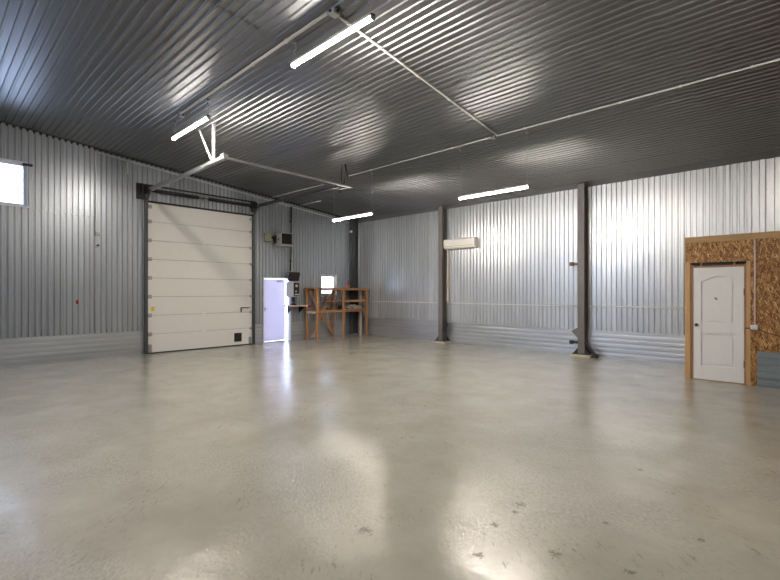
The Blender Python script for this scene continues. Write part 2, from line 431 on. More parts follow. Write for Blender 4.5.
# ------------------------------------------------------------------ windows
def window(n, w, mull, label):
    y0, y1, z0, z1 = w
    r = root(n, (LX, (y0+y1)/2, z0), label, kind='structure')
    f = MB(); t = .06; a, b = LX-.10, LX-.03
    f.box(a, b, y0, y0+t, z0, z1, .008).box(a, b, y1-t, y1, z0, z1, .008).box(a, b, y0+t, y1-t, z0, z0+t, .008).box(a, b, y0+t, y1-t, z1-t, z1, .008)
    for k in mull: f.box(a, b, k-.04, k+.04, z0+t, z1-t, .008)
    f.build('window_frame', PVC, r)
    g = MB(); g.box(LX-.07, LX-.06, y0+t, y1-t, z0+t, z1-t); g.build('glass', GLASS, r)
    v = MB()   # folded metal lining of the opening
    v.box(LX-.12, LX+.045, y0-.02, y0+.004, z0-.02, z1+.02).box(LX-.12, LX+.045, y1-.004, y1+.02, z0-.02, z1+.02)
    v.box(LX-.12, LX+.045, y0, y1, z1-.004, z1+.02).box(LX-.12, LX+.06, y0-.03, y1+.03, z0-.025, z0+.004)
    v.build('window_lining', PVC, r)
    return r
w1 = window('window_1', W1, (.5,), 'bright white plastic window high on the left wall at the edge of the frame')
hb = MB(); hb.box(LX+.02, LX+.09, W1[1]-.08, W1[1]+.09, 4.36, 4.41, .006); hb.build('hinge_bracket', DARK, w1)
window('window_2', W2, (), 'small glowing square window above the timber rack')
window('window_3', ADDED_W3, (-3.9,), 'unseen white plastic window added high on the left wall for daylight')
for k, w in enumerate(ADDED_FW):
    r = root('window_%d' % (4+k), ((w[0]+w[1])/2, FY, w[2]), 'wide plastic window added behind the camera for daylight', kind='structure')
    f = MB(); t = .07
    for a, b, c_, d_ in ((w[0], w[0]+t, w[2], w[3]), (w[1]-t, w[1], w[2], w[3]), (w[0], w[1], w[2], w[2]+t), (w[0], w[1], w[3]-t, w[3]), ((w[0]+w[1])/2-.04, (w[0]+w[1])/2+.04, w[2], w[3])): f.box(a, b, FY-.1, FY-.03, c_, d_)
    f.build('window_frame', PVC, r); MB().box(w[0]+t, w[1]-t, FY-.07, FY-.06, w[2]+t, w[3]-t).build('glass', GLASS, r)
    l = bpy.data.lights.new('daylight_portal', 'AREA'); l.shape = 'RECTANGLE'; l.size = w[1]-w[0]; l.size_y = w[3]-w[2]; l.cycles.is_portal = True
    o = bpy.data.objects.new('daylight_portal', l); COL.objects.link(o); o.location = ((w[0]+w[1])/2, FY-.14, (w[2]+w[3])/2); o.rotation_euler = (PI/2, 0, 0)
for nm, w in (('w1', W1), ('w2', W2), ('w3', ADDED_W3), ('d2', D2)):
    l = bpy.data.lights.new('daylight_portal', 'AREA'); l.shape = 'RECTANGLE'; l.size = w[3]-w[2]; l.size_y = w[1]-w[0]
    l.cycles.is_portal = True
    o = bpy.data.objects.new('daylight_portal', l); COL.objects.link(o)
    o.location = (LX-.16, (w[0]+w[1])/2, (w[2]+w[3])/2); o.rotation_euler = (0, -PI/2, 0)

# ------------------------------------------------------------------ sectional gate (door_1)
g = root('door_1', (LX+.05, 5.52, 0), 'tall off-white sectional gate of eight horizontal panels in left wall', kind='structure')
X0, X1 = LX+.028, LX+.068
for k in range(8):
    z0, z1 = .02+k*.4875, .02+(k+1)*.4875-.007
    p = MB(); p.box(X0, X1, GD[0]-.03, GD[1]+.03, z0, z1, .004)
    for q in (.12, .24, .36): p.box(X1-.001, X1+.0012, GD[0]-.02, GD[1]+.02, z0+q-.003, z0+q+.003)
    pan = p.build('door_panel', GATE, g)
    # side rollers with hinge leaf at each end, shared on the seam above
    for ye, sg in ((GD[0]+.02, 1), (GD[1]-.02, -1)):
        h = MB(); zc = z1+.003 if k < 7 else z1-.1
        h.box(X1-.001, X1+.018, ye-.03*sg-.03, ye+.03*sg+.03, zc-.05, zc+.05, .003).cyl((X1+.035, ye-.07*sg, zc), (X1+.035, ye+.05*sg, zc), .014)
        h.build('side_hinge', RAIL, pan)
    if k in (0, 1, 5):
        h = MB(); h.box(X1-.001, X1+.012, 5.46, 5.54, z1-.03, z1+.036, .003); h.build('centre_hinge', WHITE, pan)
MB().box(X0+.004, X1-.026, GD[0]-.03, GD[1]+.03, .03, 3.92).build('dark_seam_backing', TRACK, g)  # dark sheet added behind the panels to block light leaks and darken seams
MB().box(X0+.005, X1+.004, GD[0]-.03, GD[1]+.03, 0, .03).build('bottom_seal', BLACK, g)
MB().box(X1-.002, X1+.012, GD[0]-.01, GD[0]+.08, .03, .24, .004).box(X1-.002, X1+.012, GD[1]-.08, GD[1]+.01, .03, .24, .004).build('bottom_bracket', RAIL, g)
MB().box(X1-.001, X1+.01, 6.42, 6.66, .12, .38, .006).box(X1+.008, X1+.018, 6.46, 6.62, .16, .34, .004).build('black_hatch', BLACK, g)
MB().cyl((X1, 6.83, 1.12), (X1+.06, 6.83, 1.12), .012).cyl((X1+.06, 6.62, 1.13), (X1+.06, 6.9, 1.13), .012).box(X1+.045, X1+.07, 6.60, 6.63, 1.0, 1.14, .004).build('handle', DARK, g)
MB().box(X1-.0005, X1+.002, GD[0]+.06, GD[0]+.14, 1.10, 1.22).build('yellow_sticker', YELLOW, g)
MB().box(LX+.02, LX+.075, GD[0]-.06, GD[1]+.06, 3.915, 3.965).build('top_seal', BLACK, g)
def track(y, side):
    t = MB(); pts = [(LX+.11, 0.02), (LX+.11, 3.78)]
    for k in range(1, 9):
        a = k/8*PI/2; pts.append((LX+.11+.40*(1-math.cos(a)), 3.78+.40*math.sin(a)))
    for (xa, za), (xb, zb) in zip(pts, pts[1:]):
        t.beam((xa, y, za), (xb, y, zb), .055, .030, (0, 1, 0) if 0 else (1, 0, .001))
    t.box(LX+.015, LX+.13, y-side*.035-.006, y-side*.035+.006, .0, 3.95)   # angle iron behind
    t.build('vertical_track', TRACK, g)
    q = MB(); q.beam((LX+.5, y, 4.18), (-8.22, y, 4.17), .055, .078 if side > 0 else .05, bev=.004).beam((LX+.12, y, 4.235), (LX+1.6, y, 4.222), .035, .03)
    q.build('horizontal_track', RAIL if side > 0 else TRACK, g)
track(4.015, 1); track(7.03, -1)
sh = MB(); sh.cyl((LX+.16, 3.86, 4.22), (LX+.16, 7.16, 4.22), .014); sh.build('torsion_shaft', TRACK, g)
for a, b in ((4.12, 5.33), (5.62, 6.88)):
    sp = MB(); pts = []
    n = int((b-a)/.03)
    sp.cyl((LX+.16, a, 4.22), (LX+.16, b, 4.22), .044, 14)
    for k in range(0, n): sp.cyl((LX+.16, a+k*.03, 4.22), (LX+.16, a+k*.03+.014, 4.22), .050, 12)
    sp.build('torsion_spring', DARK, g)
MB().box(LX+.02, LX+.05, 5.42, 5.53, 4.12, 4.32, .004).box(LX+.05, LX+.17, 5.47, 5.48, 4.17, 4.26).build('shaft_bracket', RAIL, g)
for y in (4.02, 6.99):
    MB().cyl((LX+.16, y-.04, 4.22), (LX+.16, y+.04, 4.22), .095, 18).cyl((LX+.16, y-.05, 4.22), (LX+.16, y-.035, 4.22), .115, 18).build('cable_drum', DARK, g)
MB().box(LX+.014, LX+.05, 3.80, 4.02, 3.98, 4.38, .004).box(LX+.05, LX+.2, 3.88, 3.89, 4.1, 4.36).box(LX+.014, LX+.05, 6.98, 7.14, 4.05, 4.37, .004).box(LX+.05, LX+.2, 7.10, 7.11, 4.1, 4.34).build('end_plate', DARK, g)
MB().box(LX+.014, LX+.06, 3.80, 7.14, 4.345, 4.385, .003).build('mounting_rail', DARK, g)
# hangers and the bar joining the ends of the tracks
MB().beam((-8.66, 4.02, 4.12), (-8.66, 4.02, CH(4.02)), .05, .035).build('hanger', GREYBOX, g)
MB().beam((-8.62, 3.985, 4.14), (-9.25, 3.985, CH(3.985)), .04, .02, (0,1,0)).build('diagonal_brace', GREYBOX, g)
MB().box(-8.95, -8.1, 3.96, 3.985, 4.13, 4.20, .003).box(-8.25, -8.12, 3.95, 4.07, 4.15, 4.23, .01).build('track_end_plate', RAIL, g)
MB().beam((-8.12, 4.02, 4.15), (-8.12, 7.2, 4.13), .045, .04, bev=.003).build('cross_bar', RAIL, g)
MB().tube([(-8.33, 7.07, CH(7.07)), (-8.36, 7.07, 4.45), (-8.32, 7.07, 4.16)], .011).tube([(-8.22, 7.07, CH(7.07)), (-8.14, 7.07, 4.42), (-8.30, 7.07, 4.16)], .019).box(-8.42, -8.18, 7.02, 7.10, 4.10, 4.14).build('hanger', DARK, g)
for x, y in ((-8.6, 6.6),): pass

# ------------------------------------------------------------------ side doorway (door_2)
d = root('door_2', (LX, 7.92, 0), 'glowing lavender-white side door left ajar beside the timber rack', kind='structure')
f = MB(); y0, y1, z1 = D2[0], D2[1], D2[3]
f.box(LX-.10, LX+.03, y0, y0+.045, 0, z1, .004).box(LX-.10, LX+.03, y1-.045, y1, 0, z1, .004).box(LX-.10, LX+.03, y0+.045, y1-.045, z1-.045, z1, .004)
f.build('door_frame', PVC, d)
MB().box(LX-.10, LX+.02, y0+.045, y1-.045, 0, .018).build('threshold', RAIL, d)
ang = math.radians(9)
M = Matrix.Translation((LX-.03, y0+.05, 0)) @ Matrix.Rotation(ang, 4, 'Z')
lf = MB(); lf.box(-.045, 0, 0, .90, .03, z1-.055, .004, M); lf.build('door_leaf', LEAF, d)
hd = MB(); hd.box(0, .012, .05, .08, .98, 1.12, .003, M).box(.012, .05, .055, .075, 1.05, 1.07, .003, M).box(.04, .055, .05, .16, 1.05, 1.07, .004, M); hd.build('door_handle', GREYBOX, d)
cl = MB(); cl.box(0, .05, .55, .75, z1-.15, z1-.09, .006, M).box(.03, .05, .70, .88, z1-.10, z1-.085, .002, M); cl.build('door_closer', GREYBOX, d)

# ------------------------------------------------------------------ OSB partition with panelled door
PY0 = 9.79
PX = -1.75
m = MB()
m.box(-.80, RX, PY0, PY0+.012, 0, 2.50)
m.box(PX+.02, -.80, PY0+.0, PY0+.012, 2.135, 2.50)
m.box(PX+.012, PX+.024, PY0+.10, BY-.06, 0, 2.50)
struct(m.build('wall_partition', OSBM))
m = MB()
m.box(PX, RX, PY0-.012, PY0+.10, 2.50, 2.61, .004)
struct(m.build('trim_4', PINEX))
m = MB(); m.box(PX, RX, PY0+.10, BY-.05, 2.50, 2.60); struct(m.build('ceiling_partition', OSBM))
m = MB(); m.box(PX, PX+.085, PY0-.008, PY0+.10, 0, 2.135, .004).box(PX, PX+.014, PY0+.0, PY0+.10, 2.13, 2.5); struct(m.build('trim_5', PINE))
m = MB(); m.box(-.855, -.80, PY0-.006, PY0+.10, 0, 2.135, .004); struct(m.build('trim_6', PINE))
d = root('door_3', (-1.25, PY0, 0), 'white panelled interior door with arched upper panel in the chipboard partition', kind='structure')
fm = MB(); fm.box(PX+.087, -1.625, PY0+.005, PY0+.09, 0, 2.09, .003).box(-.882, -.857, PY0+.005, PY0+.09, 0, 2.09, .003).box(-1.625, -.882, PY0+.0, PY0+.09, 2.045, 2.075, .003)
fm.box(-1.625, -.882, PY0+.02, PY0+.09, 0, .015)
for x in (-1.50, -1.02): fm.box(x-.012, x+.012, PY0+.004, PY0+.07, 2.075, 2.135)
fm.build('door_frame', wood('door_frame_timber', (.30, .145, .07), (.42, .23, .11), 2), d)
MB().box(PX+.087, -.857, PY0+.07, PY0+.085, 2.076, 2.134).build('transom_shade_sheet', BLACK, d)  # black sheet put in for the shade inside the open transom gap
yl = PY0+.012
a0, a1, F = -1.505, -1.003, .024
lf = MB(); lf.box(-1.62, -.888, yl+F, yl+.04, .018, 2.04, .002)
lf.box(-1.62, a0, yl, yl+F, .018, 2.04).box(a1, -.888, yl, yl+F, .018, 2.04).box(a0, a1, yl, yl+F, .018, .27).box(a0, a1, yl, yl+F, .86, 1.03)
NA = 14
ar = [(a0+(a1-a0)*k/NA, 1.80+.085*(.5-.5*math.cos(2*PI*k/NA))) for k in range(NA+1)]
for (xa, za), (xb, zb) in zip(ar, ar[1:]): lf.prism([(xa, yl, za), (xb, yl, zb), (xb, yl, 2.04), (xa, yl, 2.04)], (0, F, 0))
leaf = lf.build('door_leaf', WHITE, d)
g_ = .045
up = [(a0+g_, 1.03+g_), (a1-g_, 1.03+g_)]+[(a1-g_-(a1-a0-2*g_)*k/NA, 1.80-g_+.085*(.5-.5*math.cos(2*PI*k/NA))) for k in range(NA+1)]
lo = [(a0+g_, .27+g_), (a1-g_, .27+g_), (a1-g_, .86-g_), (a0+g_, .86-g_)]
for q in (up, lo): MB().prism([(x, yl+F+.002, z) for x, z in q], (0, -.020, 0), .006).build('raised_panel', WHITE, leaf)
kn = MB(); kn.cyl((-1.572, yl, 1.0), (-1.572, yl-.01, 1.0), .03, 18).cyl((-1.572, yl-.01, 1.0), (-1.572, yl-.045, 1.0), .012).cyl((-1.572, yl-.04, 1.0), (-1.572, yl-.07, 1.0), .028, 18, .022); tag(kn.build('door_knob', DARK, d), 'dark metal door knob')
MB().box(-1.30, -1.275, yl-.014, yl-.008, 1.475, 1.50).box(-1.28, -1.262, yl-.014, yl-.008, 1.46, 1.478).build('dark_mark', BLACK, leaf)
for z in (.35, 1.60): MB().box(-.892, -.872, yl-.006, yl+.01, z-.06, z+.06, .002).build('hinge', DARK, d)
# metal sheet leaning on the partition
m = MB(); prf = profile(0, .6, WALL, .010)
strip(m, [[(-.71, PY0-.045-.0*s-d_+s*.03, s) for s, d_ in prf], [(3.2, PY0-.045-d_+s*.03, s) for s, d_ in prf]])
strip(m, [[(-.71, PY0-.040+s*.03, s) for s, d_ in prf], [(3.2, PY0-.040+s*.03, s) for s, d_ in prf]])
o = m.build('metal_sheet', sheet('blue_grey_sheet', 2, (.27, .31, .33), .4, .6, width=9, tone=.02, wav=.4, stain=.25)); solo(o, (1.2, PY0-.05, 0))
tag(o, 'blue-grey ribbed metal sheet leaning low against the chipboard partition', 'metal sheet')
# conduit and outlet on the partition
PINK = plain('pale_pink_conduit', (.62, .50, .47), .5)
o = MB().box(-.752, -.730, PY0-.014, PY0, 1.04, 2.49, .003).build('cable_conduit', PINK); solo(o, (-.74, PY0, 1.04)); tag(o, 'thin pale vertical cable conduit on the chipboard partition right of the white door', 'conduit')
r = root('wall_outlet', (-.745, PY0, .96), 'small white outlet box at the foot of the conduit on chipboard', 'outlet')
MB().box(-.80, -.70, PY0-.045, PY0, .96, 1.04, .008).build('outlet_box', WHITE, r)
MB().cyl((-.75, PY0-.045, 1.0), (-.75, PY0-.050, 1.0), .026, 16).build('socket', PVC, r)
o = MB().tube([(-.70, PY0-.008, .965), (-.62, PY0-.008, .93), (-.5, PY0-.008, .89), (-.42, PY0-.008, .87)], .006).build('power_cable', BLACK); solo(o, (-.56, PY0, .9)); tag(o, 'thin black cable running down right from the white outlet', 'cable')
o = MB().tube([(-.80, PY0-.008, .985), (-.84, PY0-.012, .98), (-.872, PY0-.012, .985)], .006).build('power_cable', BLACK); solo(o, (-.84, PY0, .98)); tag(o, 'short black cable between the white outlet and the door frame', 'cable')

# ------------------------------------------------------------------ steel columns along the back wall
def column(x0, x1, y0, label, kind):
    cx, y1 = (x0+x1)/2, BY-.04 if kind else y0+.28
    zt = CH(y1)-.012
    r = root('steel_column', (cx, (y0+y1)/2, 0), label, 'column', 'steel columns along the back wall')
    b = MB(); tf = .012
    b.box(x0, x1, y0, y0+tf, .06, CH(y0)-.012).box(x0, x1, y1-tf, y1, .06, zt).box(cx-.005, cx+.005, y0+tf, y1-tf, .06, zt)
    b.build('beam', COLM if kind else TRACK, r)
    if kind == 0: return r
    MB().box(x0-.16, x1+.16, y0-.10, y1+.0, 0, .055, .006).build('grout_pad', PAD, r)
    MB().box(x0-.12, x1+.12, y0-.06, y1, .055, .075).build('base_plate', DARK, r)
    gs = MB()
    for s, xe in ((-1, x0), (1, x1)):
        gs.prism([(xe, y0+.01, .075), (xe+s*.12, y0+.01, .075), (xe, y0+.01, .22)], (0, .012, 0))
        gs.prism([(xe, y1-.02, .075), (xe+s*.12, y1-.02, .075), (xe, y1-.02, .22)], (0, .012, 0))
    gs.build('gusset', DARK, r)
    return r
c = column(-12.50, -12.31, 10.95, 'dark steel column standing in the far corner behind the timber rack', 0)
MB().box(-12.40, -12.31, 10.88, 10.95, 3.78, 3.86, .01).build('sensor_box', WHITE, c)
c = column(-8.615, -8.455, 11.27, 'brown steel column beside the white wall air conditioner', 1)
MB().prism([(-8.45, 11.30, .42), (-8.30, 11.30, .60), (-8.45, 11.30, .72)], (0, .01, 0)).beam((-8.45, 11.31, .40), (-8.27, 11.31, .57), .03, .03).beam((-8.27, 11.31, .57), (-8.36, 11.31, .70), .03, .03).build('bracket', DARK, c)
c = column(-4.275, -4.115, 11.27, 'brown steel column with side brackets right of the middle of the back wall', 2)
MB().prism([(-4.275, 11.28, .45), (-4.275, 11.28, .72), (-4.44, 11.28, .62)], (0, .01, 0)).build('triangular_plate', COLM, c)
for z in (2.275, .31):
    MB().box(-4.47, -4.275, 11.30, 11.38, z, z+.06, .004).box(-4.49, -4.40, 11.27, 11.40, z-.015, z+.075, .01).build('bracket', RUST if z > 1 else DARK, c)
MB().beam((-4.10, 11.30, .36), (-3.86, 11.26, .08), .05, .05).beam((-4.02, 11.33, .2), (-3.86, 11.3, .08), .05, .05).box(-3.93, -3.80, 11.22, 11.36, 0.0, .10, .01).build('strut', DARK, c)

# ------------------------------------------------------------------ LED lamps
def lamp(x0, y, z, label, grp):
    L = 1.57; r = root('linear_led_lamp', (x0+L/2, y, z), label, 'lamp', grp)
    MB().box(x0, x0+L, y-.034, y+.034, z+.016, z+.05, .004).build('housing', WHITE, r)
    dfs = MB(); pts = []
    for k in range(13):
        a = PI*(0.+1.*k/12); pts.append((x0+.02, y+.028*math.cos(a), z+.014-.030*math.sin(a)))
    dfs.prism(pts, (L-.04, 0, 0)); dfs.build('diffuser', LED, r)
    for e in (x0, x0+L-.02): MB().box(e, e+.02, y-.034, y+.034, z-.025, z+.05, .004).build('end_cap', WHITE, r)
    for q in (x0+.04, x0+L-.04):
        w = MB(); zt = CH(y)-.022; w.cyl((q, y, z+.05), (q, y, zt), .004, 6)
        w.box(q-.025, q+.025, y-.02, y+.02, zt-.04, zt, .004)
        if zt-z < .9: w.tube([(q+.02*math.cos(t*.9), y+.03*math.sin(t*.9), zt-.08-.015*t) for t in range(9)], .005)
        w.build('suspension_wire', RAIL, r)
    return r
G = 'linear led lamps hung from the ceiling'
lamp(-5.14, 3.485, 4.66, 'long warm linear lamp hanging nearest, at the top of the view', G)
lamp(-9.27, 3.485, 4.65, 'linear lamp hanging above the gate track beside its white hanger', G)
lamp(-9.6, 7.83, 3.56, 'linear lamp hanging in front of the far corner', G)
lamp(-5.43, 7.83, 3.56, 'linear lamp on two long wires right of the white air conditioner', G)
U = 'added fill lamps out of the view'
for x, y in ((-.9, 3.485), (-5.14, -.9)):  # unseen lamps added to brighten the room
    lamp(x, y, 4.66 if y > 0 else 5.05, 'added fill lamp in line with the nearest lamp, out of the view to the right' if y > 0 else 'added fill lamp hung behind the camera', U)

# ------------------------------------------------------------------ ceiling conduits
def conduit(pts, r, label, name='cable_conduit', mat=None, clips=True):
    mb = MB(); mb.tube(pts, r, 8)
    if clips:
        for (a, b) in zip(pts, pts[1:]):
            a, b = Vector(a), Vector(b); n = int((b-a).length/.8)
            for k in range(1, n):
                p = a+(b-a)*k/n; mb.box(p.x-.012-r*.3, p.x+.012+r*.3, p.y-.012-r*.3, p.y+.012+r*.3, p.z-r*1.15, p.z+r*1.15)
    o = mb.build(name, mat or CONDUIT); c = sum((Vector(p) for p in pts), Vector())/len(pts); solo(o, c); return tag(o, label, 'conduit')
def cz(y, d=.030): return CH(y)-d
conduit([(-8.75, 7.66, cz(7.66)), (RX-.1, 7.66, cz(7.66))], .014, 'long white conduit across the ceiling parallel to the back wall')
conduit([(-4.24, 3.50, cz(3.5)), (-4.42, 7.62, cz(7.62))], .016, 'white conduit on the ceiling running from nearest lamp toward the back wall')
conduit([(-8.75, 3.42, cz(3.42)), (-4.30, 3.42, cz(3.42))], .020, 'white conduit on the ceiling between the two nearest lamps')
conduit([(-12.45, 7.70, cz(7.70)), (-9.94, 7.76, cz(7.76))], .012, 'thin pale tube on the ceiling ending at the left wall above gate edge')  # thin pale tube along the ceiling sheet
conduit([(-12.45, 8.80, cz(8.80)), (-11.40, 8.80, cz(8.80))], .013, 'short pale tube on the ceiling above the air heater')  # short pale tube under the ceiling
def jbox(x, y, z, s, label, mat=GREYBOX):
    r = root('junction_box', (x, y, z), label, 'junction box')
    MB().box(x-s, x+s, y-s, y+s, z-s*.55, z+s*.55, s*.2).build('box_body', mat, r)
    mb = MB()
    for a in ((s+.02, 0), (-s-.02, 0), (0, s+.02), (0, -s-.02)): mb.cyl((x, y, z), (x+a[0], y+a[1], z), s*.3, 10)
    mb.build('cable_gland', DARK, r); return r
jbox(-4.22, 3.46, CH(3.46)-.045, .055, 'grey junction box on the ceiling above the nearest lamp')
jbox(-4.52, 7.66, CH(7.66)-.045, .045, 'small junction box on the ceiling where two white conduits meet')
jbox(-8.80, 3.46, CH(3.46)-.045, .045, 'small junction box on the ceiling above the lamp by the gate track')
jbox(-10.27, 8.04, CH(8.04)-.035, .028, 'tiny dark ceiling box left of the gate cross bar end', DARK)
jbox(-10.09, 8.49, CH(8.49)-.035, .028, 'tiny dark ceiling box nearest the far corner', DARK)
# wall conduits
conduit([(LX+.045, 2.93, 4.96), (LX+.045, 11.0, 4.16)], .014, 'white conduit along the top of the left wall just under the ceiling')
conduit([(LX+.045, 2.905, 4.96), (LX+.045, 2.905, 3.04)], .015, 'white vertical conduit dropping to the round wall box on the left wall')
conduit([(LX+.035, 3.593, 4.86), (LX+.035, 3.593, 4.55)], .014, 'short white conduit stub below the ceiling left of the gate', clips=False)
conduit([(-12.30, BY-.045, 1.25), (-8.64, BY-.045, 1.25)], .015, 'white horizontal conduit on the back wall between timber rack and left column')
conduit([(-8.43, BY-.045, 1.25), (-4.29, BY-.045, 1.25)], .015, 'white horizontal conduit on the back wall between the two columns')
conduit([(-4.10, BY-.045, 1.25), (PX-.02, BY-.045, 1.25)], .015, 'white horizontal conduit on the back wall between right column and chipboard partition')
r = root('wall_box', (LX+.02, 2.944, 2.96), 'square grey box on the left wall at the foot of the vertical conduit', 'wall box')
MB().box(LX+.02, LX+.08, 2.89, 3.0, 2.95, 3.05, .012).build('box_body', GREYBOX, r); MB().box(LX+.08, LX+.085, 2.905, 2.985, 2.965, 3.035, .003).build('cover', RAIL, r)
r = root('wall_box', (LX+.02, 2.944, 2.68), 'round grey box on the left wall just below the square box', 'wall box')
MB().cyl((LX+.015, 2.944, 2.72), (LX+.075, 2.944, 2.72), .05, 20).build('box_body', GREYBOX, r); MB().cyl((LX+.075, 2.944, 2.72), (LX+.09, 2.944, 2.72), .028, 16).build('cover', DARK, r)
r = root('alarm_button', (LX+.01, 2.54, 1.32), 'small red alarm button on the left wall beside the gate', 'alarm button')
MB().box(LX+.01, LX+.05, 2.515, 2.565, 1.32, 1.41, .006).build('button_box', RED, r); MB().cyl((LX+.05, 2.54, 1.365), (LX+.058, 2.54, 1.365), .014, 14).build('button', DARK, r)

# ------------------------------------------------------------------ air conditioner
r = root('air_conditioner', (-7.9, 11.42, 2.94), 'cream wall air conditioner mounted right of the left column', 'air conditioner')
ax0, ax1 = -8.44, -7.31
pf = [(11.53, 2.93), (11.37, 2.93), (11.31, 2.99), (11.30, 3.20), (11.33, 3.235), (11.53, 3.235)]
MB().prism([(ax0, y, z) for y, z in pf], (ax1-ax0, 0, 0), .008).build('shell', ACM, r)
MB().box(ax0+.05, ax1-.05, 11.325, 11.36, 2.94, 2.985, .004, None).build('air_flap', BEIGE, r)
MB().box(ax0+.01, ax1-.01, 11.292, 11.302, 3.005, 3.02).build('front_groove', BEIGE, r)
o = MB().box(-8.425, -8.365, 11.46, 11.52, 1.27, 2.93, .006).build('pipe_cover', BEIGE); solo(o, (-8.39, 11.49, 1.27)); tag(o, 'cream vertical pipe cover running down the wall below the air conditioner', 'pipe cover')

# ------------------------------------------------------------------ heater, boxes and shelf between side door and rack
r = root('air_heater', (-12.3, 8.0, 3.07), 'grey box air heater with black grille high on left wall above the side door', 'heater')
hx0, hx1, hy0, hy1, hz0, hz1 = LX+.06, -12.10, 7.78, 8.24, 3.08, 3.48
b = MB(); b.box(hx0, hx1, hy0, hy0+.03, hz0, hz1, .004).box(hx0, hx1, hy1-.03, hy1, hz0, hz1, .004).box(hx0, hx1, hy0, hy1, hz1-.03, hz1, .004).box(hx0, hx1, hy0, hy1, hz0, hz0+.03, .004).box(hx0, hx0+.03, hy0, hy1, hz0, hz1)
b.build('casing', HEATM, r)
b = MB(); b.box(hx1-.06, hx1-.05, hy0+.03, hy1-.03, hz0+.03, hz1-.03)
for k in range(9): b.box(hx1-.05, hx1-.01, hy0+.03, hy1-.03, hz0+.05+k*.037, hz0+.056+k*.037)
b.build('grille', BLACK, r)
MB().box(LX+.02, hx1+.02, hy0-.06, hy1, hz0-.03, hz0-.002, .004).build('tray', HEATM, r)
MB().box(hx0+.05, hx0+.15, hy0-.012, hy0, 3.15, 3.40, .006).box(hx0+.22, hx0+.28, hy0-.01, hy0, 3.22, 3.30, .004).build('side_panel', DARK, r)
r = root('control_box', (LX+.06, 7.55, 3.19), 'pale olive square box on left wall beside the air heater', 'box')
MB().box(LX+.014, LX+.12, 7.42, 7.66, 3.19, 3.45, .012).build('box_body', OLIVE, r)
MB().cyl((LX+.07, 7.66, 3.33), (LX+.07, 7.76, 3.33), .045, 14).build('cable_sleeve', BLACK, r)
o = MB().tube([(LX+.09, 8.40, 4.40), (LX+.09, 8.40, 3.6), (LX+.09, 8.40, 2.9), (LX+.09, 8.36, 2.28)], .022, 10).box(LX+.012, LX+.09, 8.37, 8.43, 3.9, 3.93).box(LX+.012, LX+.09, 8.37, 8.43, 2.6, 2.63).build('black_pipe', BLACK); solo(o, (LX+.09, 8.4, 2.28)); tag(o, 'black vertical pipe from the wall top down past the heater to the tilted screen', 'pipe')
conduit([(LX+.04, 8.46, 4.36), (LX+.04, 8.46, 1.96)], .014, 'pale vertical tube right beside the black pipe on the left wall')  # pale upright tube next to the black pipe
r = root('tilted_screen', (-12.4, 8.4, 1.95), 'small black screen tilted forward above the grey control box', 'screen')
M = Matrix.Translation((-12.28, 8.38, 2.10)) @ Matrix.Rotation(math.radians(22), 4, 'Y')
MB().box(-.05, .05, -.19, .19, -.14, .13, .008, M).build('screen_shell', BLACK, r)
MB().box(.05, .054, -.16, .16, -.11, .10, .001, M).build('screen_glass', plain('screen_glass', (.03, .02, .03), .12), r)
MB().box(LX+.014, -12.30, 8.34, 8.42, 2.05, 2.12, .004).box(-12.36, -12.22, 8.2, 8.56, 2.22, 2.25, .004).build('screen_bracket', RUST, r)
r = root('control_unit', (-12.38, 8.43, 1.44), 'grey and black control box on the wall between side door and timber rack', 'control box')
MB().box(LX+.014, -12.27, 8.24, 8.60, 1.44, 1.93, .008).build('box_body', GREYBOX, r)
MB().box(-12.272, -12.262, 8.36, 8.585, 1.47, 1.90, .003).build('black_panel', BLACK, r)
MB().cyl((-12.262, 8.47, 1.80), (-12.25, 8.47, 1.80), .045, 16).build('dial', GREYBOX, r); MB().cyl((-12.262, 8.45, 1.62), (-12.25, 8.45, 1.62), .03, 14).build('dial', GREYBOX, r); MB().box(-12.263, -12.255, 8.40, 8.56, 1.50, 1.54).build('name_strip', GREYBOX, r)
o = MB().lathe((-12.38, 8.42, 1.173), [(.10, 0), (.10, .03), (.055, .05), (.05, .24), (.07, .266)]).build('black_stand', BLACK); solo(o, (-12.38, 8.42, 1.173)); tag(o, 'round black stand on the plank shelf under the grey control box', 'stand')
r = root('plank_shelf', (-12.35, 8.5, 1.13), 'pale wooden plank shelf fixed to the wall beside the side door', 'shelf')
MB().box(LX+.03, -12.08, 8.16, 8.88, 1.135, 1.172, .004).build('plank', PALEW, r)
for y in (8.3, 8.75): MB().prism([(LX+.02, y, 1.135), (LX+.36, y, 1.135), (LX+.02, y, .90)], (0, .02, 0)).build('bracket', DARK, r)
r = root('red_plug', (-12.06, 8.84, 1.0), 'red block hooked on the end of the plank shelf', 'block')
MB().box(-12.08, -12.03, 8.78, 8.88, 1.07, 1.18, .012).build('red_block', RED, r); MB().box(-12.03, -12.02, 8.80, 8.86, 1.10, 1.15, .004).build('dark_face', DARK, r)

